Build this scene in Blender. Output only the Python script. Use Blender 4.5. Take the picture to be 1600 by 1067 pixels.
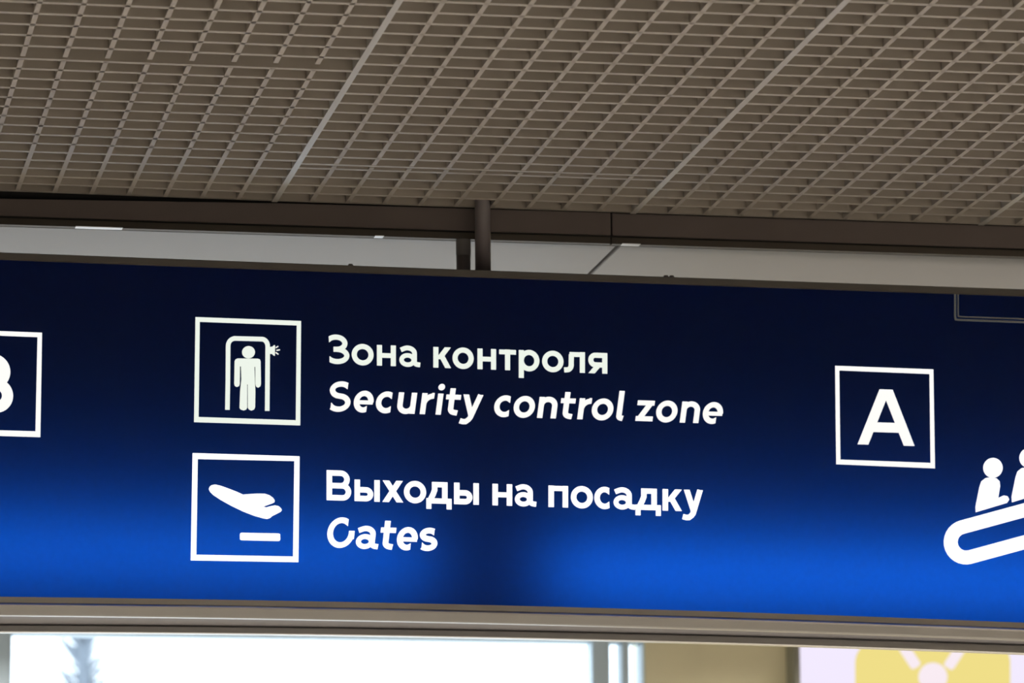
import bpy, bmesh, math, random
import numpy as np
from mathutils import Vector, Matrix
from mathutils.geometry import tessellate_polygon

random.seed(7)
for o in list(bpy.data.objects):
    bpy.data.objects.remove(o)
C = bpy.context.scene.collection
scn = bpy.context.scene

# ------------------------------------------------------------------ camera
F, YAW, PITCH, ROLL = 6972.75, 0.1846, 0.1830, -0.0065
CAM_Z = 1.6
cy_, sy_ = math.cos(YAW), math.sin(YAW)
fwd = Vector((sy_ * math.cos(PITCH), cy_ * math.cos(PITCH), math.sin(PITCH)))
r0 = Vector((cy_, -sy_, 0)); u0 = r0.cross(fwd)
right = math.cos(ROLL) * r0 + math.sin(ROLL) * u0
up = -math.sin(ROLL) * r0 + math.cos(ROLL) * u0
O = Vector((0, 0, CAM_Z))
cam = bpy.data.cameras.new('camera'); cam_o = bpy.data.objects.new('camera', cam); C.objects.link(cam_o)
cam.sensor_fit = 'HORIZONTAL'; cam.sensor_width = 36; cam.lens = F * 36 / 1600
cam.clip_start = 0.1; cam.clip_end = 500
m = Matrix((right, up, -fwd)).transposed().to_4x4(); m.translation = O
cam_o.matrix_world = m
cam.dof.use_dof = True; cam.dof.focus_distance = 11.45; cam.dof.aperture_fstop = 5.6
scn.camera = cam_o

# ------------------------------------------------------------------ pixel helpers (photo frame 1600 x 1067)


def ray(px, py):
    return (fwd + right * ((px - 800) / F) - up * ((py - 533.5) / F))


def on_z(px, py, z):
    d = ray(px, py); return O + d * ((z - O.z) / d.z)


def on_y(px, py, y):
    d = ray(px, py); return O + d * ((y - O.y) / d.y)


GX, GY = 1.55, 11.8079       # where the first runner meets the edge of the grid
FY = GY + 0.035              # face of the fascia
z_sof = (O + ray(800, 375.0) * ((FY - O.y) / ray(800, 375.0).y)).z
FAR = (O + ray(800, 974) * ((z_sof - O.z) / ray(800, 974).z)).y     # far wall

# ------------------------------------------------------------------ world, lamps, exposure
w = bpy.data.worlds.new('sky'); scn.world = w; w.use_nodes = True
w.node_tree.nodes['Background'].inputs[0].default_value = (0.86, 0.94, 1.0, 1)
w.node_tree.nodes['Background'].inputs[1].default_value = 3.2
scn.view_settings.view_transform = 'Standard'; scn.view_settings.look = 'None'
scn.view_settings.exposure = 0; scn.view_settings.gamma = 1; scn.view_settings.use_curve_mapping = False
scn.cycles.use_denoising = True
scn.cycles.max_bounces = 8; scn.cycles.diffuse_bounces = 5; scn.cycles.sample_clamp_indirect = 6


def lamp(x, y, z, sx, sy, power, col, spread=85):
    l = bpy.data.lights.new('unseen_light', 'AREA'); l.shape = 'RECTANGLE'; l.size = sx; l.size_y = sy
    l.energy = power; l.color = col; l.spread = math.radians(spread)
    o = bpy.data.objects.new('unseen_light', l); C.objects.link(o); o.location = (x, y, z)
    return o


HALL = 1.3
for lx in (1.0, 5.5, 10.0):                     # unseen lamps of the hall behind and around the camera
    for ly in (-4.0, 1.0, 5.6):
        lamp(lx, ly, 4.13, 1.2, 0.6, 70 * HALL, (1.0, 0.955, 0.89))
for lx in (-2.5, 7.5):                            # unseen fill beside the sign, added to light the floor below the grid
    lamp(lx, 9.5, 4.13, 1.2, 0.6, 70 * HALL, (1.0, 0.955, 0.89))
ff_ = lamp(2.0, -7.7, 2.0, 12, 2.6, 12 * HALL, (0.95, 0.97, 1.0), 180)   # added fill light behind the camera; no window there
ff_.name = 'front_fill'; ff_.rotation_euler = (math.radians(90), 0, 0)
for lx in (1.0, 5.0):                            # hidden fill added beyond the sign, for floor bounce onto the grid
    lamp(lx, 14.3, 4.0, 1.2, 0.6, 120 * HALL, (1.0, 0.96, 0.90), 110)
for lx in (0.5, 6.5):                            # out-of-view lights added to brighten the far wall
    lamp(lx, FAR - 1.3, 4.0, 1.6, 0.3, 120 * HALL, (1.0, 0.96, 0.90), 175)

# ------------------------------------------------------------------ materials
def mat(name, col, rough=0.6, metal=0.0, noise=0.0, nscale=8.0, bump=0.0, spec=0.5):
    m = bpy.data.materials.new(name); m.use_nodes = True
    nt = m.node_tree; b = nt.nodes['Principled BSDF']
    b.inputs['Roughness'].default_value = rough; b.inputs['Metallic'].default_value = metal
    b.inputs['Specular IOR Level'].default_value = spec
    b.inputs['Base Color'].default_value = (*col, 1)
    tc = nt.nodes.new('ShaderNodeTexCoord'); n = nt.nodes.new('ShaderNodeTexNoise')
    n.inputs['Scale'].default_value = nscale; n.inputs['Detail'].default_value = 4
    nt.links.new(tc.outputs['Object'], n.inputs['Vector'])
    if noise:
        r = nt.nodes.new('ShaderNodeMapRange')
        r.inputs['To Min'].default_value = 1 - noise; r.inputs['To Max'].default_value = 1 + noise
        nt.links.new(n.outputs['Fac'], r.inputs['Value'])
        mx = nt.nodes.new('ShaderNodeVectorMath'); mx.operation = 'SCALE'
        mx.inputs[0].default_value = col; nt.links.new(r.outputs[0], mx.inputs['Scale'])
        nt.links.new(mx.outputs[0], b.inputs['Base Color'])
    if bump:
        bp = nt.nodes.new('ShaderNodeBump'); bp.inputs['Strength'].default_value = bump; bp.inputs['Distance'].default_value = 0.002
        nt.links.new(n.outputs['Fac'], bp.inputs['Height']); nt.links.new(bp.outputs[0], b.inputs['Normal'])
    return m


def emat(name, col, strength):
    m = bpy.data.materials.new(name); m.use_nodes = True; nt = m.node_tree
    nt.nodes.remove(nt.nodes['Principled BSDF'])
    e = nt.nodes.new('ShaderNodeEmission'); e.inputs[0].default_value = (*col, 1); e.inputs[1].default_value = strength
    nt.links.new(e.outputs[0], nt.nodes['Material Output'].inputs[0]); return m


M = {}
M['slat'] = mat('slat_paint', (0.34, 0.303, 0.262), 0.55, noise=0.08, nscale=3)
M['rail'] = mat('rail_paint', (0.40, 0.385, 0.36), 0.4, noise=0.06, nscale=3)
M['fascia'] = mat('fascia_board', (0.15, 0.122, 0.112), 0.6, noise=0.08, nscale=6)
M['lip'] = mat('dark_lip', (0.075, 0.06, 0.045), 0.6, noise=0.05)
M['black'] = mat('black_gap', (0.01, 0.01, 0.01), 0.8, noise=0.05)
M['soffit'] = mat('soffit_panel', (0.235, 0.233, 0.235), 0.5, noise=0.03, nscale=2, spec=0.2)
M['glint'] = mat('white_glint', (0.9, 0.9, 0.9), 0.3, noise=0.02)  # bright white that imitates glints by colour
M['pole'] = mat('pole_paint', (0.16, 0.14, 0.145), 0.45, noise=0.05)
M['frame'] = mat('sign_frame', (0.105, 0.097, 0.086), 0.4, noise=0.05)
M['alu'] = mat('brushed_aluminium', (0.47, 0.46, 0.44), 0.28, 0.85, noise=0.06, nscale=5)
M['under'] = mat('sign_underside', (0.12, 0.11, 0.12), 0.5, noise=0.05)
M['housing'] = mat('sign_housing', (0.25, 0.24, 0.24), 0.5, noise=0.05)
M['inner'] = mat('inner_back', (0.02, 0.02, 0.02), 0.9, noise=0.05)
M['wall'] = mat('beige_wall', (0.76, 0.69, 0.46), 0.8, noise=0.10, nscale=3, bump=0.1)
M['plaster'] = mat('plaster', (0.26, 0.24, 0.21), 0.9, noise=0.05)
M['void'] = mat('dark_void', (0.025, 0.022, 0.02), 0.9, noise=0.05)
M['floor'] = mat('floor_stone', (0.60, 0.55, 0.48), 0.35, noise=0.1, nscale=2)
M['winframe'] = mat('window_frame', (0.50, 0.60, 0.66), 0.4, noise=0.04)
M['poster_edge'] = mat('lightbox_edge', (0.25, 0.24, 0.18), 0.5, noise=0.05)
M['bark'] = mat('frosted_bark', (0.30, 0.34, 0.39), 0.9, noise=0.2, nscale=12)
M['snow'] = mat('snow_ground', (0.8, 0.82, 0.86), 0.9, noise=0.04)
M['letter_hi'] = emat('lit_letters_upper', (0.93, 1.0, 0.90), 0.92)
M['letter_lo'] = emat('lit_letters_lower', (1.0, 1.0, 1.0), 1.25)
M['letter_mid'] = emat('lit_letters_middle', (1.0, 1.0, 0.96), 1.0)
M['dim'] = mat('unlit_outline', (0.20, 0.24, 0.28), 0.4, noise=0.04)
M['lb_white'] = emat('lightbox_white', (0.90, 0.83, 1.0), 1.0)
M['lb_yellow'] = emat('lightbox_yellow', (0.95, 0.80, 0.27), 0.92)
M['lb_pink'] = emat('lightbox_pink', (0.95, 0.84, 0.90), 1.0)

# blue backlit film: a translucent sheet, lit from inside the box by the two tubes below
m = bpy.data.materials.new('blue_film'); m.use_nodes = True; nt = m.node_tree
b = nt.nodes['Principled BSDF']; b.inputs['Base Color'].default_value = (0.003, 0.006, 0.017, 1)
b.inputs['Roughness'].default_value = 0.35; b.inputs['Specular IOR Level'].default_value = 0.12
tr = nt.nodes.new('ShaderNodeBsdfTranslucent')
tc = nt.nodes.new('ShaderNodeTexCoord'); nz = nt.nodes.new('ShaderNodeTexNoise'); nz.inputs['Scale'].default_value = 60
nt.links.new(tc.outputs['Object'], nz.inputs['Vector'])
mr = nt.nodes.new('ShaderNodeMapRange'); mr.inputs['To Min'].default_value = 0.93; mr.inputs['To Max'].default_value = 1.07
nt.links.new(nz.outputs['Fac'], mr.inputs['Value'])
vs = nt.nodes.new('ShaderNodeVectorMath'); vs.operation = 'SCALE'; vs.inputs[0].default_value = (0.002, 0.088, 0.60)
nt.links.new(mr.outputs[0], vs.inputs['Scale']); nt.links.new(vs.outputs[0], tr.inputs[0])
ad = nt.nodes.new('ShaderNodeAddShader')
nt.links.new(b.outputs[0], ad.inputs[0]); nt.links.new(tr.outputs[0], ad.inputs[1])
nt.links.new(ad.outputs[0], nt.nodes['Material Output'].inputs[0]); M['film'] = m

m = bpy.data.materials.new('window_glass'); m.use_nodes = True; nt = m.node_tree
nt.nodes.remove(nt.nodes['Principled BSDF'])
t_ = nt.nodes.new('ShaderNodeBsdfTransparent'); t_.inputs[0].default_value = (0.95, 0.98, 1, 1)
g_ = nt.nodes.new('ShaderNodeBsdfGlossy'); g_.inputs['Roughness'].default_value = 0.02
mx = nt.nodes.new('ShaderNodeMixShader'); mx.inputs[0].default_value = 0.06
nt.links.new(t_.outputs[0], mx.inputs[1]); nt.links.new(g_.outputs[0], mx.inputs[2])
nt.links.new(mx.outputs[0], nt.nodes['Material Output'].inputs[0]); M['glass'] = m


# ------------------------------------------------------------------ mesh helpers
def obj(name, verts, faces, material, parent=None, smooth=False):
    me = bpy.data.meshes.new(name); me.from_pydata([tuple(v) for v in verts], [], faces); me.update()
    bm = bmesh.new(); bm.from_mesh(me); bmesh.ops.recalc_face_normals(bm, faces=bm.faces); bm.to_mesh(me); bm.free()
    me.materials.append(material)
    if smooth:
        for p in me.polygons: p.use_smooth = True
    o = bpy.data.objects.new(name, me); C.objects.link(o)
    if parent: link_parent(o, parent)
    return o


def link_parent(o, parent):
    o.parent = parent
    if parent.parent is None: o.matrix_parent_inverse = parent.matrix_basis.inverted()   # parts are meshed in world space


def box_vf(x0, x1, y0, y1, z0, z1):
    v = [(x, y, z) for x in (x0, x1) for y in (y0, y1) for z in (z0, z1)]
    f = [(0, 1, 3, 2), (4, 6, 7, 5), (0, 4, 5, 1), (2, 3, 7, 6), (0, 2, 6, 4), (1, 5, 7, 3)]
    return v, f


def box(name, b, material, parent=None):
    v, f = box_vf(*b); return obj(name, v, f, material, parent)


def bevel_box(name, b, material, parent=None, bev=0.004):
    o = box(name, b, material, parent)
    bm = bmesh.new(); bm.from_mesh(o.data)
    bmesh.ops.bevel(bm, geom=bm.edges[:], offset=bev, segments=2, affect='EDGES'); bm.to_mesh(o.data); bm.free()
    return o


def tube(name, p0, p1, r0_, r1_, material, parent=None, n=24, caps=True, rings=None):
    p0, p1 = Vector(p0), Vector(p1); ax = (p1 - p0).normalized()
    a = ax.orthogonal().normalized(); bb = ax.cross(a)
    rings = rings or [(0, r0_), (1, r1_)]
    v = []; f = []
    for t, r in rings:
        for k in range(n):
            q = 2 * math.pi * k / n
            v.append(p0 + (p1 - p0) * t + (a * math.cos(q) + bb * math.sin(q)) * r)
    for i in range(len(rings) - 1):
        for k in range(n):
            f.append((i * n + k, i * n + (k + 1) % n, (i + 1) * n + (k + 1) % n, (i + 1) * n + k))
    f.append(tuple(range(n))); f.append(tuple(range((len(rings) - 1) * n, len(rings) * n)))
    return obj(name, v, f, material, parent, smooth=False)


def empty(name, loc):
    o = bpy.data.objects.new(name, None); C.objects.link(o); o.location = loc; return o


def tag(o, label=None, cat=None, group=None, kind=None):
    if label: o['label'] = label
    if cat: o['category'] = cat
    if group: o['group'] = group
    if kind: o['kind'] = kind
    return o


def sweep(name, prof, ss, material, parent):
    """prof(s) -> list of 3D points forming a closed section; swept along the stations ss."""
    v = []; f = []; n = None
    for s in ss:
        pts = prof(s); n = len(pts); v += pts
    for i in range(len(ss) - 1):
        for k in range(n):
            f.append((i * n + k, i * n + (k + 1) % n, (i + 1) * n + (k + 1) % n, (i + 1) * n + k))
    f.append(tuple(range(n))); f.append(tuple(range((len(ss) - 1) * n, len(ss) * n)))
    return obj(name, v, f, material, parent)


# ================================================================== LARGE STRUCTURE
GZ = CAM_Z + 2.5957          # underside of the open grid ceiling
CELL = 0.1
XL, XR, YB = -7.0, 15.0, -8.0

fl = box('floor', (XL, XR, YB, FAR, -0.1, 0), M['floor']); tag(fl, kind='structure')
for nm, bb in (('wall_left', (XL - .2, XL, YB, FAR, 0, 5.4)), ('wall_right', (XR, XR + .2, YB, FAR, 0, 5.4)),
               ('wall_rear', (XL - .2, XR + .2, YB - .2, YB, 0, 5.4))):
    tag(box(nm, bb, M['plaster']), kind='structure')

# fascia z levels measured on its plane
z_fb = on_y(800, 362.3, FY).z        # bottom of the brown board
z_lb = on_y(800, 375.0, FY).z        # bottom of the dark lip = level of the white ceiling
SOF = z_lb

# ---- open grid ceiling -------------------------------------------------------
ceil = empty('ceiling', (GX, GY, GZ)); tag(ceil, kind='structure')
SH, SW = 0.046, 0.0122               # slat height and width
I0, I1 = -12, 27
NROW = 30


def lift(ix, n):
    """the loose corner of the grid at the left: its last rows rise towards the edge"""
    if ix >= 0 or n >= 5.0: return 0.0
    k = min(1.0, -ix / 7.0)
    return 0.003 * k * ((5.0 - n) / 5.0) ** 1.2


def gp(ix, n):
    return Vector((GX + CELL * ix, GY - CELL * n, GZ + lift(ix, n)))


def bar(name, pts, wid, h, material, axis, drop=0.0):
    """a U slat: box section along pts; axis = 0 runs along X, 1 runs along Y"""
    v = []; f = []
    for p in pts:
        off = Vector((0, wid / 2, 0)) if axis == 0 else Vector((wid / 2, 0, 0))
        z0 = Vector((0, 0, -drop)); z1 = Vector((0, 0, h))
        v += [p - off + z0, p + off + z0, p + off + z1, p - off + z1]
    for i in range(len(pts) - 1):
        for k in range(4):
            f.append((i * 4 + k, i * 4 + (k + 1) % 4, (i + 1) * 4 + (k + 1) % 4, (i + 1) * 4 + k))
    f += [(0, 1, 2, 3), tuple(range(len(v) - 4, len(v)))]
    return obj(name, v, f, material, ceil)


cache = {}


def slat_copy(key, maker, loc):
    if key in cache:
        o = cache[key].copy(); C.objects.link(o)
        o.location = Vector(loc) - Vector(cache[key]['at'])
    else:
        o = maker(); cache[key] = o; o['at'] = list(loc)
    return o


runners = {-10, 0, 10, 20}
# runs along the depth
for ix in range(I0, I1 + 1):
    if ix in runners:
        o = bar('runner', [gp(ix, n) for n in (NROW, 5, 3, 2, 1, -0.12)], 0.0165, SH, M['rail'], 1, 0.0015)
        continue
    if ix < 0 and ix > -10:
        bar('slat', [gp(ix, NROW), gp(ix, 14.95 + .045 * (ix + 9))], SW, SH, M['slat'], 1)
        bar('slat', [gp(ix, n) for n in (14.75, 5, 4, 3, 2, 1, 0)], SW, SH, M['slat'], 1)
    elif 0 < ix < 10:
        slat_copy(('b', 0), lambda: bar('slat', [gp(ix, NROW), gp(ix, 4.72)], SW, SH, M['slat'], 1), gp(ix, NROW))
        slat_copy(('b', 1), lambda: bar('slat', [gp(ix, 4.46), gp(ix, 0)], SW, SH, M['slat'], 1), gp(ix, NROW))
    else:
        slat_copy(('c', ix < 0), lambda: bar('slat', [gp(ix, n) for n in (NROW, 5, 4, 3, 2, 1, 0)], SW, SH, M['slat'], 1), gp(ix, NROW))
# rows across
cols = [(I0, -10), (-10, 0), (0, 10), (10, 20), (20, I1)]
for a, bcol in cols:
    rows = []
    if (a, bcol) == (-10, 0):
        rows = [i + 0.0 for i in range(0, 15)] + [14.75] + [15.75 + i for i in range(0, 14)]
        rows.remove(14.0); rows[-1:] = [29.75]
        rows = sorted(set([k * 14.75 / 15 for k in range(0, 16)] + [16.0 + k for k in range(0, 14)]))
    elif (a, bcol) == (0, 10):
        rows = [0.0, 1.06, 2.12, 3.15, 3.95, 4.42, 4.78] + [5.5 + k for k in range(0, 25)]
        rows = [0.0, 1.05, 2.05, 3.1, 4.1, 4.6] + [5.5 + k for k in range(0, 25)]
    else:
        rows = [k * 1.0 for k in range(0, 31)]
    for n in rows:
        e = 0.2
        if a < 0 and n < 5:
            pts = [gp(i, n) for i in range(a, bcol + 1, 2)] if (bcol - a) % 2 == 0 else [gp(i, n) for i in range(a, bcol + 1)]
            bar('slat', pts, 0.017, SH * 0.98, M['slat'], 0)
        else:
            slat_copy(('r', a), lambda: bar('slat', [Vector((GX + CELL * a, GY - CELL * n, GZ)), Vector((GX + CELL * bcol, GY - CELL * n, GZ))], 0.017, SH * 0.98, M['slat'], 0), (0, -CELL * n, 0))
# closed ceiling of the hall outside the opened-up grid, and the void above the grid
gx0, gx1 = GX + CELL * I0, GX + CELL * I1; gy0 = GY - CELL * NROW
v = []; f = []
for bb in ((XL, XR, YB, gy0, GZ, GZ + .05), (XL, gx0, gy0, GY, GZ, GZ + .05), (gx1, XR, gy0, GY, GZ, GZ + .05)):
    vv, ff = box_vf(*bb); f += [tuple(i + len(v) for i in q) for q in ff]; v += vv
obj('closed_panels', v, f, M['slat'], ceil)
tag(box('ceiling_void', (XL, XR, YB, GY + .02, 5.2, 5.3), M['void']), kind='structure')

# ---- fascia ------------------------------------------------------------------
xj = on_y(955.5, 360, FY).x
trim = empty('trim_1', (xj, FY, z_fb)); tag(trim, 'brown fascia board along the edge of the grid ceiling', kind='structure')
z_ft = on_y(0, 310.5, FY).z
xk = on_y(455, 320, FY).x
pr = [(XL, z_fb), (xj - .0025, z_fb), (xj - .0025, GZ + .004), (xk, GZ + .001), (on_y(0, 310, FY).x, z_ft), (XL, z_ft)]
obj('board', [(x, FY, z) for x, z in pr] + [(x, FY + .02, z) for x, z in pr], [(0, 1, 2, 3, 4, 5), (11, 10, 9, 8, 7, 6)] + [(i, (i + 1) % 6, 6 + (i + 1) % 6, 6 + i) for i in range(6)], M['fascia'], trim)
bevel_box('board', (xj + .0025, XR, FY, FY + .02, z_fb, GZ + .004), M['fascia'], trim, .0015)
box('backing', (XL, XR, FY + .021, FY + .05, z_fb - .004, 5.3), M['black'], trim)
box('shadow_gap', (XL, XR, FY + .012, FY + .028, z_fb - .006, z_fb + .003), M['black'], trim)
box('lip', (XL, xj - .002, FY + .006, FY + .03, z_lb, z_fb - .005), M['lip'], trim)
box('lip', (xj + .002, XR, FY + .006, FY + .03, z_lb, z_fb - .005), M['lip'], trim)

# ---- white ceiling beyond: panels with dark joints ------------------------------
sof = empty('soffit', (xj, FY, SOF)); tag(sof, 'white panelled ceiling beyond the brown fascia', kind='structure')
ja = on_z(964.5, 384.5, SOF); jb = on_z(923, 428, SOF)
jx = (ja.x + jb.x) / 2
PW = 3.0
xs = [jx + PW * k for k in range(-3, 5)]
for i in range(len(xs) - 1):
    for (ya, yb) in ((FY + .03, FY + 4.0), (FY + 4.0, FY + 8.0), (FY + 8.0, FAR)):
        bevel_box('panel', (max(XL, xs[i]) + .005, min(XR, xs[i + 1]) - .005, ya + .005, yb - .005, SOF, SOF + .03), M['soffit'], sof, .002)
box('backing', (XL, XR, FY + .05, FAR, SOF + .031, SOF + .06), M['black'], sof)
for (pa, pb, py) in ((972, 1001, 382.5), (118, 192, 355.0), (586, 600, 369.6)):  # thin white strips stand in for glints along the soffit edge
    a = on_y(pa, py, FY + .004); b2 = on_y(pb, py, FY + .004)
    bevel_box('edge_glint', (a.x, b2.x, FY + .001, FY + .03, SOF - .0003, SOF + .0016), M['glint'], sof, .0005)

# ---- far wall with windows ---------------------------------------------------------
WY = FAR


def wx(px): return on_y(px, 1030, WY).x


HEAD = SOF - 0.01
wl = empty('wall_far', (wx(1100), WY, 0)); tag(wl, 'beige far wall beside the bright windows', kind='structure')
x_a, x_b, x_c = wx(16), wx(927), wx(1008)
SILL = 0.9
W0 = wx(-1250)
box('plaster', (XL, W0, WY, WY + .3, 0, SOF + .1), M['wall'], wl)
box('plaster', (x_c, XR, WY, WY + .3, 0, SOF + .1), M['wall'], wl)
box('plaster', (W0, x_c, WY, WY + .3, 0, SILL), M['wall'], wl)


def window(name, x0, x1, label, fw0, fw1, mull=()):
    wn = empty(name, ((x0 + x1) / 2, WY, SILL)); tag(wn, label, kind='structure')
    bevel_box('window_frame', (x0, x0 + fw0, WY + .02, WY + .16, SILL, SOF), M['winframe'], wn, .006)
    bevel_box('window_frame', (x1 - fw1, x1, WY + .02, WY + .16, SILL, SOF), M['winframe'], wn, .006)
    bevel_box('window_frame', (x0 + fw0, x1 - fw1, WY + .02, WY + .16, SILL, SILL + .1), M['winframe'], wn, .006)
    bevel_box('window_frame', (x0 + fw0, x1 - fw1, WY + .02, WY + .16, SOF - .08, SOF), M['winframe'], wn, .006)
    ed = [x0 + fw0] + [q for mu in mull for q in mu] + [x1 - fw1]
    for a, b3 in zip(ed[::2], ed[1::2]):
        box('pane', (a, b3, WY + .08, WY + .088, SILL + .1, SOF - .08), M['glass'], wn)
    for a, b3 in mull:
        bevel_box('mullion', (a, b3, WY + .02, WY + .16, SILL + .1, SOF - .08), M['winframe'], wn, .006)
    return wn


window('window_1', x_a, wx(952), 'wide overexposed window, the brightest one below the sign', .004, wx(952) - x_b)
window('window_2', wx(952), x_c, 'narrow pair of window lights at the right of the wide window', .002, .006, [(wx(974), wx(985))])
window('window_3', W0, x_a, 'wide window at the left edge behind a grey frame', .06, x_a - wx(-28))

# outside
tag(box('snowy_ground', (-60, 90, FAR + .3, 160, -.3, -.1), M['snow']), kind='structure')
tp = on_y(128, 1030, 46.0)
tree = empty('slim_tree', (tp.x, 46, -.1)); tag(tree, 'slim frosted tree blurred outside, seen through the left of the wide window', 'tree')
tube('trunk', (tp.x, 46, -.1), (tp.x, 46, 9.6), .09, .02, M['bark'], tree, 10, rings=[(0, .12), (.4, .08), (1, .015)])
bv = []; bf = []
for k in range(1500):
    z = random.uniform(2.0, 9.5); a = random.uniform(0, 2 * math.pi); L = 0.08 + (9.9 - z) * 0.06 * random.uniform(.5, 1.2)
    p = Vector((tp.x, 46, z)); q = p + Vector((math.cos(a) * L, math.sin(a) * L, L * random.uniform(.5, 1.3)))
    d = (q - p).normalized(); s1 = d.orthogonal().normalized(); s2 = d.cross(s1); n0 = len(bv)
    bv += [p + s1 * .03, p - s1 * .015 + s2 * .026, p - s1 * .015 - s2 * .026, q]
    bf += [(n0, n0 + 1, n0 + 3), (n0 + 1, n0 + 2, n0 + 3), (n0 + 2, n0, n0 + 3)]
    for j in range(3):
        c = p.lerp(q, .35 + .3 * j); e = c + Vector((random.uniform(-1, 1), random.uniform(-1, 1), random.uniform(.2, 1))) * L * .35
        n0 = len(bv); bv += [c + s1 * .01, c - s1 * .01, c + s2 * .01, e]
        bf += [(n0, n0 + 1, n0 + 3), (n0 + 1, n0 + 2, n0 + 3), (n0 + 2, n0, n0 + 3)]
tag(obj('branches', bv, bf, M['bark'], tree), kind='stuff')


# ------------------------------------------------------------------ flat shapes: strokes, prisms
def circ(cx, cy, rx, ry, a0=0, a1=360, n=None):
    n = n or max(6, int(abs(a1 - a0) / 9))
    return [(cx + rx * math.cos(math.radians(a0 + (a1 - a0) * i / n)), cy + ry * math.sin(math.radians(a0 + (a1 - a0) * i / n))) for i in range(n + 1)]


def ribbon(pts, w_, closed=False):
    """list of quads that follow pts with width w_"""
    P = [Vector(p) for p in pts]
    if closed and (P[0] - P[-1]).length < 1e-6: P = P[:-1]
    n = len(P); L = []; R_ = []
    for i in range(n):
        if closed: a, c = P[i - 1], P[(i + 1) % n]
        else: a, c = P[max(0, i - 1)], P[min(n - 1, i + 1)]
        b = P[i]
        d1 = (b - a).normalized() if (b - a).length > 1e-9 else (c - b).normalized()
        d2 = (c - b).normalized() if (c - b).length > 1e-9 else d1
        t = (d1 + d2).normalized(); nn = Vector((-t.y, t.x)); k = 1 / max(.5, nn.dot(Vector((-d1.y, d1.x))))
        L.append(b + nn * w_ / 2 * k); R_.append(b - nn * w_ / 2 * k)
    return ('ribbon', L, R_, closed)


def vcut(rb, a=True, b=True):
    """cuts the ends of an open ribbon vertically, as this typeface does"""
    _, L, R_, c = rb
    for i, j, on in ((0, 1, a), (len(L) - 1, len(L) - 2, b)):
        if not on: continue
        t = ((L[i] + R_[i]) - (L[j] + R_[j])).normalized()
        if abs(t.x) < .3: continue
        xm = (L[i].x + R_[i].x) / 2
        for A in (L, R_): A[i] = A[i] + t * ((xm - A[i].x) / t.x)
    return rb


def para(x0, y0, x1, y1, s):
    hw = s * math.hypot(x1 - x0, y1 - y0) / abs(y1 - y0) / 2
    return ('poly', [(x0 - hw, y0), (x0 + hw, y0), (x1 + hw, y1), (x1 - hw, y1)])


def rect(x0, y0, x1, y1): return ('poly', [(x0, y0), (x1, y0), (x1, y1), (x0, y1)])


def ring(outer, inner): return ('ribbon', [Vector(p) for p in outer], [Vector(p) for p in inner], True)


def build_flat(name, shapes, mapper, material, parent, t0=-0.0016, t1=0.0025):
    """extrudes the flat shapes; mapper(x, y, t) -> world point"""
    v = []; f = []
    for sh in shapes:
        if sh[0] == 'poly':
            pts = sh[1]; n = len(pts); b0 = len(v)
            v += [mapper(p[0], p[1], t0) for p in pts] + [mapper(p[0], p[1], t1) for p in pts]
            for tri in tessellate_polygon([[Vector((p[0], p[1], 0)) for p in pts]]):
                f.append(tuple(b0 + i for i in tri)); f.append(tuple(b0 + n + i for i in reversed(tri)))
            for i in range(n): f.append((b0 + i, b0 + (i + 1) % n, b0 + n + (i + 1) % n, b0 + n + i))
        else:
            _, L, R_, closed = sh; n = len(L); b0 = len(v)
            for A in (L, R_):
                v += [mapper(p[0], p[1], t0) for p in A]
            for A in (L, R_):
                v += [mapper(p[0], p[1], t1) for p in A]
            for i in range(n if closed else n - 1):
                j = (i + 1) % n
                f.append((b0 + i, b0 + j, b0 + n + j, b0 + n + i))
                f.append((b0 + 2 * n + i, b0 + 2 * n + j, b0 + 3 * n + j, b0 + 3 * n + i))
                f.append((b0 + i, b0 + j, b0 + 2 * n + j, b0 + 2 * n + i))
                f.append((b0 + n + i, b0 + n + j, b0 + 3 * n + j, b0 + 3 * n + i))
            if not closed:
                for i in (0, n - 1): f.append((b0 + i, b0 + n + i, b0 + 3 * n + i, b0 + 2 * n + i))
    return obj(name, v, f, material, parent)


# ---- yellow pictogram light box on the far wall --------------------------------------
LY = WY - 0.16
lb = empty('pictogram_lightbox', (on_y(1440, 1040, LY).x, WY, 2.4))
tag(lb, 'white light box with a yellow rounded square pictogram, on the far beige wall', 'light box')


def lbp(px, py, t): return on_y(px, py, LY) + Vector((0, t, 0))


la = on_y(1250, 1010, LY).x; lbx = on_y(1790, 1010, LY).x
lz1 = on_y(1440, 978, LY).z; lz0 = lz1 - 1.75
bevel_box('box_body', (la - .03, lbx + .03, LY + .004, WY - .002, lz0 - .03, lz1 + .03), M['poster_edge'], lb, .006)
box('lit_face', (la, lbx, LY - .002, LY + .006, lz0, lz1), M['lb_white'], lb)


def rrect(x0, y0, x1, y1, r, n=8):
    o_ = []
    for (cx, cy, a) in ((x1 - r, y0 + r, -90), (x1 - r, y1 - r, 0), (x0 + r, y1 - r, 90), (x0 + r, y0 + r, 180)):
        o_ += circ(cx, cy, r, r, a, a + 90, n)
    return ('poly', o_)


build_flat('yellow_square', [rrect(1336, 1001, 1578, 1243, 34)], lbp, M['lb_yellow'], lb, -.006, -.0015)


def rotbar(cx, cy, L, w_, ang):
    c, s = math.cos(math.radians(ang)), math.sin(math.radians(ang)); pts = []
    for x, y in rrect(-L / 2, -w_ / 2, L / 2, w_ / 2, w_ * .28, 4)[1]: pts.append((cx + x * c - y * s, cy + x * s + y * c))
    return ('poly', pts)


build_flat('pictogram', [('poly', circ(1457, 1058, 22.5, 22.5)[:-1]), rotbar(1421, 1026, 40, 17, 57), rotbar(1491, 1027, 40, 17, -57),
                         rrect(1424, 1090, 1490, 1200, 20)], lbp, M['lb_pink'], lb, -.010, -.0055)

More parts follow.
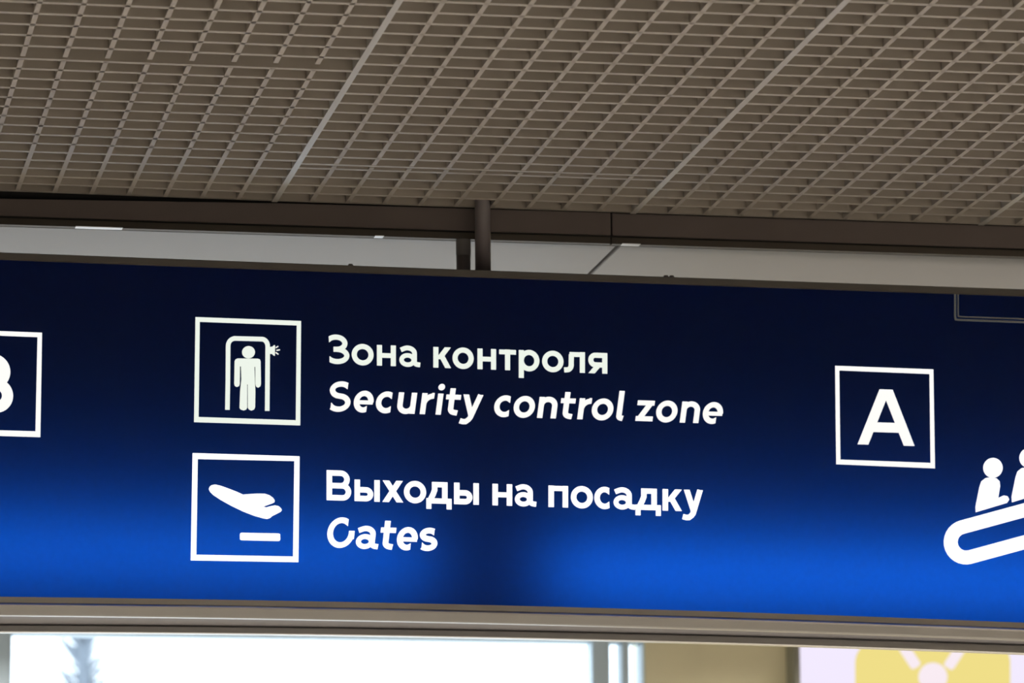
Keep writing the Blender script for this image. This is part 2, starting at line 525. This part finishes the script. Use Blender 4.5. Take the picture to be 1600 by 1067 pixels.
# ================================================================== HANGING SIGN
SYAW = 0.0385; K = 1.125
S0 = Vector((1.9 * K, 10.4 * K, 0))
sd = Vector((math.cos(SYAW), math.sin(SYAW), 0)); sn = Vector((-math.sin(SYAW), math.cos(SYAW), 0))   # along, away from camera


def SP(s, t, z): return S0 + sd * s + sn * t + Vector((0, 0, z))


def px2s(px, py, t=0.0):
    d = ray(px, py); k = ((S0 + sn * t) - O).dot(sn) / d.dot(sn); p = O + d * k
    return (p - S0).dot(sd), p.z


def quad(pts):
    A = np.array([px2s(*p) for p in pts]); return np.poly1d(np.polyfit(A[:, 0], A[:, 1], 2))


zt = quad([(0, 405.8), (60, 408), (770, 434.2), (830, 436.2), (1540, 461), (1600, 463)])
zb = quad([(0, 933.0), (120, 934.2), (740, 945.6), (860, 948.2), (1480, 969), (1600, 973.2)])
SA = px2s(-420, 600)[0]; SB = px2s(2050, 700)[0]
ss = [SA + (SB - SA) * i / 24 for i in range(25)]
DEEP = 0.235
sign = empty('hanging_sign', SP((SA + SB) / 2, DEEP / 2, zt((SA + SB) / 2) + .02))
tag(sign, 'long dark blue backlit direction sign hanging below the grid ceiling', 'sign')

sweep('top_rail', lambda s: [SP(s, -.012, zt(s)), SP(s, -.012, zt(s) + .016), SP(s, -.010, zt(s) + .018), SP(s, .03, zt(s) + .018), SP(s, .03, zt(s) + .012), SP(s, .006, zt(s) + .012), SP(s, .006, zt(s))], ss, M['frame'], sign)
sweep('bottom_rail', lambda s: [SP(s, .006, zb(s)), SP(s, -.010, zb(s)), SP(s, -.010, zb(s) - .015), SP(s, -.016, zb(s) - .018), SP(s, -.020, zb(s) - .0215),
                                SP(s, -.018, zb(s) - .026), SP(s, -.015, zb(s) - .046), SP(s, -.012, zb(s) - .049), SP(s, .012, zb(s) - .049), SP(s, .012, zb(s) - .02), SP(s, .006, zb(s) - .004)], ss, M['alu'], sign)
sweep('bottom_plate', lambda s: [SP(s, .0125, zb(s) - .048), SP(s, .0125, zb(s) - .043), SP(s, DEEP, zb(s) - .043), SP(s, DEEP, zb(s) - .048)], ss, M['under'], sign)
sweep('back_plate', lambda s: [SP(s, DEEP, zb(s) - .048), SP(s, DEEP, zt(s) + .018), SP(s, DEEP + .004, zt(s) + .018), SP(s, DEEP + .004, zb(s) - .048)], ss, M['housing'], sign)
sweep('inner_liner', lambda s: [SP(s, DEEP - .006, zb(s) - .040), SP(s, DEEP - .006, zt(s) + .010), SP(s, DEEP - .002, zt(s) + .010), SP(s, DEEP - .002, zb(s) - .040)], ss, M['inner'], sign)
sweep('top_plate', lambda s: [SP(s, .0305, zt(s) + .013), SP(s, .0305, zt(s) + .018), SP(s, DEEP, zt(s) + .018), SP(s, DEEP, zt(s) + .013)], ss, M['housing'], sign)
for s in (SA, SB):
    sweep('end_plate', lambda q: [SP(q, -.01, zb(s) - .048), SP(q, -.01, zt(s) + .018), SP(q, DEEP + .004, zt(s) + .018), SP(q, DEEP + .004, zb(s) - .048)], [s - .003, s + .003], M['housing'], sign)

sweep('glow_block', lambda s: [SP(s, .018, zb(s) - .042), SP(s, .018, zb(s) + .009), SP(s, .021, zb(s) + .009), SP(s, .021, zb(s) - .042)], ss, M['inner'], sign)  # unseen strip added to block light and darken the film's lower edge

# reflective rail under the box; it runs a little out of line with the sign
zu = lambda s: zb(s) - .0485


def under_t(px, py):
    """depth behind the front at which the pixel meets the underside"""
    lo, hi = -.02, .5
    for _ in range(40):
        mid = (lo + hi) / 2; s, z = px2s(px, py, mid)
        if z > zu(s): hi = mid
        else: lo = mid
    return mid, px2s(px, py, mid)[0]


tt = [under_t(0, 975.5), under_t(800, 984.8), under_t(1500, 1004)]
tfit = np.poly1d(np.polyfit([a[1] for a in tt], [a[0] for a in tt], 1))
zr = []
for px, py in ((0, 987.8), (800, 997.3), (1500, 1017.5)):
    s, z = px2s(px, py, .1); s, z = px2s(px, py, tfit(s)); zr.append((s, z))
zrl = np.poly1d(np.polyfit([a[0] for a in zr], [a[1] for a in zr], 2))
sweep('rear_rail', lambda s: [SP(s, tfit(s), zu(s)), SP(s, tfit(s) - .003, zu(s) - .004), SP(s, tfit(s) - .003, zrl(s) + .002), SP(s, tfit(s), zrl(s)), SP(s, tfit(s) + .03, zrl(s)), SP(s, tfit(s) + .03, zu(s))], ss, M['alu'], sign)

# the sheet itself
v = []; f = []
for s in ss: v += [SP(s, .004, zb(s) - .006), SP(s, .004, zt(s) + .006)]
for i in range(len(ss) - 1): f.append((2 * i, 2 * i + 2, 2 * i + 3, 2 * i + 1))
face = obj('face_sheet', v, f, M['film'], sign)
tag(face, 'backlit blue sheet, glowing brighter along its lower edge')


# light strips inside the box
def strip(px0, px1, py, power, tdepth=DEEP - .015, hgt=.02):
    s0, z0 = px2s(px0, py); s1, z1 = px2s(px1, py)
    l = bpy.data.lights.new('light_strip', 'AREA'); l.shape = 'RECTANGLE'; l.size = s1 - s0; l.size_y = hgt
    l.energy = power * (s1 - s0); l.color = (1, 1, 1)
    o = bpy.data.objects.new('light_strip', l); C.objects.link(o)
    c = SP((s0 + s1) / 2, tdepth, (z0 + z1) / 2); dirn = -sn
    X = sd; Z = -dirn; Y = Z.cross(X)
    mm = Matrix((X, Y, Z)).transposed().to_4x4(); mm.translation = c; o.matrix_world = mm
    return o


strip(-415, 668, 862, .85, .17)
strip(862, 2040, 905, 1.05, .17)

for (px, py) in ((546, 414), (1038, 430), (1047, 431)):
    s, z = px2s(px, py, .02)
    bb = tube('bolt', SP(s, .004, zt(s) + .018), SP(s, .004, zt(s) + .0245), .009, .006, M['pole'], sign, 6)

# poles
pc = on_y(751, 400, GY - .02)
s_, z_ = px2s(751, 421, .12)
p = SP(s_, .09, 0)
hp = tube('hanging_pole', (p.x, p.y, zt(s_) + .018), (p.x, p.y, GZ + .55), .0215, .0215, M['pole'], None, 32)
for q in hp.data.polygons: q.use_smooth = len(q.vertices) == 4
tag(hp, 'dark grey round pole holding the sign from the grid ceiling', 'pole')
pt = on_z(724, 375, SOF)
s_ = (pt - S0).dot(sd)
hp2 = tube('hanging_pole', (pt.x, pt.y, SOF - .16), (pt.x, pt.y, SOF), .0195, .0195, M['pole'], None, 32)
tag(tube('top', (pt.x, pt.y, SOF - .045), (pt.x, pt.y, SOF), 0.0205, .0205, M['housing'], hp2, 32), 'lighter grey collar')  # upper stretch of the rear pole, in lighter grey
for q in hp2.data.polygons: q.use_smooth = len(q.vertices) == 4
#print('POLE', p, pt, 'sign back at', SP(s_, DEEP, 0), 'soffit', SOF, 'grid', GZ, 'zt', zt(0), 'fascia', FY)
tag(hp2, 'short dark pole from the white ceiling, half hidden behind the front pole', 'pole')


# ---- writing and pictograms: laid out on the sheet ------------------------------------
def smap(px, py, t):
    s, z = px2s(px, py, .0035)
    return SP(s, .0035 + min(0, t) * 1.0 if t < 0 else .0036, z)


def glyph(ch, W, H, s, cap):
    h = s / 2; D = 0.33 * H
    G = []
    def st(x, y0=0, y1=H): G.append(rect(x - h, y0, x + h, y1))
    def hb(y, x0=0, x1=W): G.append(rect(x0, y - h * .92, x1, y + h * .92))
    def arc(*a, **k): G.append(ribbon(circ(*a), s))
    def line(pts): G.append(ribbon(pts, s))
    def ell(cx, cy, rx, ry): G.append(ribbon(circ(cx, cy, rx, ry), s, True))
    ov = .02 * H
    if ch in 'оo': ell(W / 2, H / 2, W / 2 - h, H / 2 - h + ov)
    elif ch == 'н': st(h); st(W - h); hb(H * .5, h, W - h)
    elif ch == 'п': st(h); st(W - h); hb(H - h, h, W - h)
    elif ch == 'т': st(W / 2); hb(H - h)
    elif ch == 'к':
        st(h); G.append(para(W - s * .75, H, s * 1.1, H * .42, s)); G.append(para(s * 1.55, H * .62, W - s * .68, 0, s))
    elif ch == 'х':
        G.append(para(s * .68, H, W - s * .62, 0, s * 1.02)); G.append(para(W - s * .68, H, s * .62, 0, s * 1.02))
    elif ch in 'aа':
        s *= .93; h = s / 2; line = lambda p_: G.append(ribbon(p_, s))
        xs_ = W * .84 - h
        pts = [(W * .07, H * .80)] + circ(xs_ * .5 + h * .3, H - h - H * .24, xs_ * .5 - h * .3, H * .24 + ov, 118, 0) + [(xs_, H * .45), (xs_, H * .24)] + circ(xs_ + s * .75, H * .24, s * .75, H * .24 - h, 180, 262) + [(W, h * .9)]
        line(pts)
        G.append(ribbon(circ(xs_ * .5 + h * .3, H * .32, xs_ * .5 - h * .65, H * .32 - h + ov), s * .94, True))
    elif ch in 'cс': G.append(vcut(ribbon(circ(W * .59, H / 2, W * .59 - h, H / 2 - h + ov, 53, 307), s)))
    elif ch == 'e':
        G.append(vcut(ribbon(circ(W / 2, H / 2, W / 2 - h, H / 2 - h + ov, -4, 301), s), False, True)); G.append(rect(h, H * .47 - h * .75, W - h * .2, H * .47 + h * .75))
    elif ch in 'р':
        st(h, -D - .02 * H, H); ell(W / 2, H / 2, W / 2 - h, H / 2 - h + ov)
    elif ch == 'л':
        st(W - h); hb(H - h, W * .26, W - h)
        line([(W * .35, H - h), (W * .34, H * .55)] + circ(W * .34 - W * .2, H * .36, W * .2, H * .36 - h, 0, -80) + [(0, h * .9)])
    elif ch == 'я':
        st(W - h); r = (H * .6) / 2
        line([(W - h, H - h), (W * .42, H - h)] + circ(W * .36, H - h - (r - h * .55), W * .36 - h, r - h * .55, 90, 270) + [(W - h, H - h - 2 * (r - h * .55))])
        G.append(para(W * .55, H * .42, s * .65, 0, s * 1.0))
    elif ch == 'ы':
        w1 = W * .74
        st(h); r = (H * .66 - s) / 2
        line([(h, h), (w1 * .55, h)] + circ(w1 - h - r * 1.05, h + r, r * 1.05, r, -90, 90) + [(h, h + 2 * r)])
        st(W - h)
    elif ch == 'д':
        b = 0.0
        G.append(rect(W * .22, H - s * .95, W * .84, H)); G.append(rect(W * .84 - s, b, W * .84, H))
        line([(W * .22 + h, H - h * .5), (W * .22 + h, H * .62), (W * .2 + h * .6, H * .42), (W * .1 + h * .4, h)])
        G.append(rect(0, b, W, b + s * .95)); G.append(rect(0, -D * .78, s * .92, b + s * .9)); G.append(rect(W - s * .92, -D * .78, W, b + s * .9))
    elif ch in 'yу':
        xm = W * .52
        G.append(para(s * .66, H, xm, 0, s * 1.0))
        x1 = W - s * .62; sl = (x1 - xm) / H
        bot = -D * .62
        pts = [(x1 + sl * .0, H)] + [(xm + sl * yy, yy) for yy in (H * .5, 0, bot * .45)]
        xe = pts[-1][0]
        pts += [(xe - s * .30, bot * .95), (xe - s * .75, -D * .98 + h * .3), (xe - s * 1.25, -D * 1.02 + h * .35), (xe - s * 1.9, -D * .92 + h * .4)]
        line(pts)
        G.append(para(x1, H, xm, 0, s * 1.0))
    elif ch == 'З':
        H = cap; W1 = W * .94
        ru = (H * .50 - h) / 2; rl = (H - s - 2 * ru) / 2
        arcu = circ(W1 * .42, H - h - ru, W1 * .55 - h, ru, 142, -90)
        G.append(vcut(ribbon(arcu + [(W * .28, H - h - 2 * ru)], s), True, False))
        arcl = circ(W * .44, h + rl, W * .56 - h, rl, 90, -140)
        G.append(vcut(ribbon([(W * .28, h + 2 * rl)] + arcl, s), False, True))
    elif ch in 'Ss':
        if ch == 'S': H = cap
        ru = (H + 2 * ov - s) * .24; rl = (H + 2 * ov - s) * .26; rx = W / 2 - h
        up_ = circ(W * .52, H + ov - h - ru, rx * .95, ru, 42, 180) ; up2 = circ(W * .52, H + ov - h - ru, rx * .93, ru, 180, 250)[1:]
        lo_ = circ(W * .49, -ov + h + rl, rx, rl, 70, -146)
        G.append(vcut(ribbon(up_ + up2 + lo_, s)))
    elif ch in 'ВB':
        H = cap; G.append(rect(0, 0, s, H))
        ru = (H * .5 - h * .9) / 2; rl = (H - s - 2 * ru) / 2
        line([(h, H - h), (W * .5, H - h)] + circ(W * .94 - h - ru, H - h - ru, ru, ru, 90, -90) + [(h, H - h - 2 * ru)])
        line([(h, h + 2 * rl), (W * .5, h + 2 * rl)] + circ(W - h - rl, h + rl, rl, rl, 90, -90) + [(h, h)])
    elif ch == 'G':
        H = cap
        G.append(vcut(ribbon(circ(W / 2, H / 2, W / 2 - h, H / 2 - h, 54, 352), s), True, False)); G.append(rect(W - s, H * .30, W, H * .57))
    elif ch == 't':
        xs_ = W * .40; T = H * 1.27
        line([(xs_, T), (xs_, H * .3)] + circ(xs_ + s * .85, H * .30, s * .85, H * .30 - h, 180, 262) + [(W * .88, h * .85)])
        hb(H * .93 - h * .6)
    elif ch == 'r':
        st(h); line([(h, H * .45)] + circ(W * .98, H * .45, W * .98 - h, H * .55 - h, 178, 98) )
        G.append(rect(W * .80, H - s * .98, W, H + ov))
    elif ch == 'n':
        st(h); r = (W - s) / 2
        line([(h, H * .4)] + circ(W / 2, H - h - r * .95 + ov, r, r * .95, 180, 0) + [(W - h, 0)])
    elif ch == 'u':
        st(W - h); r = (W - s) / 2
        line([(h, H)] + circ(W / 2, h + r * .95 - ov, r, r * .95, 180, 360) + [(W - h, H * .6)])
    elif ch == 'i':
        st(W / 2); G.append(('poly', circ(W / 2, H * 1.31, s * .62, s * .62)[:-1]))
    elif ch == 'l':
        line([(h, cap), (h, H * .22)] + circ(h + s * .6, H * .22, s * .6, H * .22 - h * .9, 180, 265) + [(W, h * .8)])
    elif ch == 'z':
        hb(H - h); hb(h); G.append(para(s * .75, s * .6, W - s * .75, H - s * .6, s * 1.02))
    elif ch == 'A':
        H = cap; hw = s * .56
        G.append(para(hw, 0, W * .5 - s * .12, H, s * 1.03)); G.append(para(W - hw, 0, W * .5 + s * .12, H, s * 1.03))
        G.append(rect(W * .22, H * .23, W * .78, H * .23 + s))
    return G


def text(chars, base, H, cap, s, slant, material):
    for ch, xa, xb in chars:
        if slant:
            if ch in 'oceaSGs': k, vr = .10, (cap if ch in 'SG' else H) / 2
            elif ch in 'y': k, vr = 0, H
            elif ch in 't': k, vr = 1.0, H * .0
            elif ch == 'l': k, vr = 0, 0
            elif ch == 'z': k, vr = .9, 0
            else: k, vr = 1, 0
            W = (xb - xa) - k * slant * H
            if ch == 't': xa -= slant * H * .75; W = (xb - xa) - slant * H * .9
            if ch == 'y': vr = H
        else: W, vr = xb - xa, 0
        g = glyph(ch, W, H, s, cap)
        def mp(x, y, t, xa=xa, vr=vr):
            px = xa + x + slant * (y - vr)
            return smap(px, base(px) - y, t)
        build_flat('letter', g, mp, material, sign)


text([('З', 511.4, 545.8), ('о', 549.5, 583.6), ('н', 588.9, 618.4), ('а', 623.9, 656.5), ('к', 677, 705.5), ('о', 707, 740), ('н', 746, 775),
      ('т', 779.9, 806.1), ('р', 810.5, 842.7), ('о', 847, 880.3), ('л', 881.4, 913.8), ('я', 919.2, 948.8)],
     lambda x: 571.6 + .0358 * (x - 604), 32.2, 46, 7.9, 0, M['letter_hi'])
text([('S', 512.5, 549.5), ('e', 552.8, 584), ('c', 587.4, 615.8), ('u', 619, 651.9), ('r', 655.6, 679.2), ('i', 680.3, 693.0), ('t', 696.7, 720.4), ('y', 723, 756.2),
      ('c', 772.2, 800.6), ('o', 802.7, 836.1), ('n', 838.9, 872.6), ('t', 876.1, 899.5), ('r', 901.7, 925.1), ('o', 924.7, 958.6), ('l', 961.9, 972.5),
      ('z', 992.5, 1023), ('o', 1025.3, 1058.8), ('n', 1061.9, 1095.3), ('e', 1098.2, 1129.9)],
     lambda x: 642.9 + .0325 * (x - 532), 33.0, 46.5, 8.3, .13, M['letter_mid'])
text([('В', 510.3, 548.6), ('ы', 553.9, 593.3), ('х', 597.2, 630), ('о', 631.1, 665.7), ('д', 666.1, 705.5), ('ы', 709.4, 748.1), ('н', 769.4, 800.2), ('а', 804.4, 837.8),
      ('п', 856.9, 887.5), ('о', 891.9, 926.2), ('с', 928.6, 955.8), ('а', 958.6, 992.5), ('д', 993, 1032.5), ('к', 1035.2, 1066.2), ('у', 1067.3, 1099)],
     lambda x: 782.0 + .0308 * (x - 530), 33.6, 47, 8.5, 0, M['letter_lo'])
text([('G', 511.4, 554.2), ('a', 556.7, 592.4), ('t', 594.6, 619), ('e', 620.2, 653), ('s', 654, 684.7)],
     lambda x: 856.2 + .030 * (x - 533), 35.2, 48, 8.9, .11, M['letter_lo'])

# letters A and B in their squares
text([('A', 1339.7, 1429.0)], lambda x: 694.2 + .030 * (x - 1340), 60, 87, 15.2, 0, M['letter_mid'])
text([('B', -52, 20.5)], lambda x: 645.0 + .030 * (x - 0), 60, 92, 17.5, 0, M['letter_mid'])


def cm(ox, oy, k): return lambda x, y, t: smap(ox + x / k, oy + y / k, t)


def cpts(pts): return [Vector(p) for p in pts]


m1 = cm(290, 480, 5.335)
fr = build_flat('pictogram_frame', [ring(cpts([(82, 82), (962, 115), (955, 985), (70, 958)]), cpts([(118, 122), (926, 152), (918, 942), (108, 915)]))], m1, M['letter_hi'], sign)
tag(fr, 'white square outline around the security gate pictogram')
gate = [ribbon([(348, 855), (352, 620), (354, 325)] + [(354 + 52 - 52 * math.cos(math.radians(a)), 325 - 63 * math.sin(math.radians(a))) for a in range(10, 90, 10)] + [(406, 260), (634, 266)]
               + [(634 + 50 * math.sin(math.radians(a)), 326 - 60 * math.cos(math.radians(a))) for a in range(10, 90, 10)] + [(684, 330), (682, 620), (680, 864)], 38)]
build_flat('scanner_gate', gate, m1, M['letter_hi'], fr)
build_flat('person_figure', [('poly', circ(524, 375, 54, 51)[:-1]),
    ('poly', [(405, 640), (408, 450), (416, 434), (433, 427), (600, 429), (618, 434), (625, 450), (628, 640), (622, 660), (604, 671), (588, 662), (582, 640), (580, 497), (573, 497), (577, 600), (581, 700),
              (579, 835), (571, 852), (549, 862), (528, 853), (519, 838), (518, 643), (513, 643), (513, 838), (505, 853), (483, 861), (458, 852), (449, 838), (454, 700), (465, 600), (461, 493), (453, 493),
              (451, 640), (446, 657), (428, 665), (411, 657)])], m1, M['letter_hi'], fr)
build_flat('alarm', [('poly', [(700, 332), (722, 329), (736, 316), (746, 318), (744, 405), (734, 403), (720, 390), (701, 388)]),
                     ribbon([(752, 338), (772, 325)], 10), ribbon([(757, 360), (786, 355)], 10), ribbon([(750, 377), (774, 393)], 10)], m1, M['letter_hi'], fr)

m2 = cm(290, 690, 5.335)
fr = build_flat('pictogram_frame', [ring(cpts([(58, 95), (950, 122), (940, 1005), (42, 990)]), cpts([(101, 145), (906, 162), (895, 957), (89, 942)]))], m2, M['letter_lo'], sign)
tag(fr, 'white square outline around the departing aeroplane pictogram')
build_flat('aeroplane', [('poly', [(193, 395), (200, 375), (215, 363), (245, 357), (290, 367), (350, 388), (420, 415), (478, 441), (540, 436), (600, 433), (660, 434), (700, 447), (728, 468), (743, 490),
    (740, 505), (722, 515), (680, 530), (648, 541), (670, 548), (710, 537), (745, 531), (775, 537), (795, 555), (802, 572), (792, 585), (770, 597), (735, 614), (720, 622), (705, 636), (680, 645), (640, 638),
    (570, 618), (480, 583), (380, 535), (290, 485), (230, 445), (203, 418)])], m2, M['letter_lo'], fr)
build_flat('ground_line', [('poly', [(452, 775), (455, 763), (466, 759), (775, 765), (787, 770), (789, 815), (783, 827), (770, 829), (464, 822), (453, 815)])], m2, M['letter_lo'], fr)

m3 = cm(1250, 440, 2.32)
fr = build_flat('pictogram_frame', [ring(cpts([(127, 305), (483, 318), (489, 677), (131, 662)]), cpts([(142, 322), (469, 335), (473, 657), (146, 645)]))], m3, M['letter_mid'], sign)
tag(fr, 'white square outline around the letter A')
fr = build_flat('pictogram_frame', [ring(cpts([(-98, 513.5), (65.7, 519.8), (63, 683.1), (-101, 678)]), cpts([(-91, 521), (58.5, 526.8), (55.3, 673.8), (-94, 669.5)]))], lambda x, y, t: smap(x, y, t), M['letter_mid'], sign)
tag(fr, 'white square outline around the letter B at the left edge')

# escalator pictogram, running out of the picture at the right
dx, dy = 1.0, -0.272; dl = math.hypot(dx, dy); ux, uy = dx / dl, dy / dl; nx, ny = -uy, ux
cxL, cyL = 602, 944; rr = 56; LEN = 520
loop = []
for a in range(90, 271, 12):
    q = math.radians(a); loop.append((cxL + rr * (ux * math.cos(q) + nx * math.sin(q)), cyL + rr * (uy * math.cos(q) + ny * math.sin(q))))
cxR, cyR = cxL + LEN * ux, cyL + LEN * uy
for a in range(-90, 91, 12):
    q = math.radians(a); loop.append((cxR + rr * (ux * math.cos(q) + nx * math.sin(q)), cyR + rr * (uy * math.cos(q) + ny * math.sin(q))))
esc = build_flat('escalator_pictogram', [ribbon(loop, 50, True)], m3, M['letter_lo'], sign)
tag(esc, 'white escalator pictogram with riders at the right edge')
for k in range(3):
    ox, oy = 131 * k, -36 * k
    body = [(637, 836), (636, 815), (650, 745), (657, 724), (672, 712), (692, 709), (712, 713), (723, 724), (725, 742), (718, 784), (738, 775), (752, 778), (758, 790), (750, 802), (700, 817)]
    build_flat('rider_figure', [('poly', [(ox + c[0], oy + c[1]) for c in circ(699, 675, 35, 36)[:-1]]), ('poly', [(ox + a, oy + b4) for a, b4 in body])], m3, M['letter_lo'], esc)

m4 = cm(1480, 450, 13.33)
dim = build_flat('unlit_outline', [ribbon([(162, 120), (162, 600), (172, 655), (230, 664), (1600, 712), (3400, 775)], 42), ribbon([(226, 120), (226, 590), (300, 600), (1600, 645), (3400, 708)], 28)], m4, M['dim'], sign)
tag(dim, 'thin grey unlit double outline at the upper right')
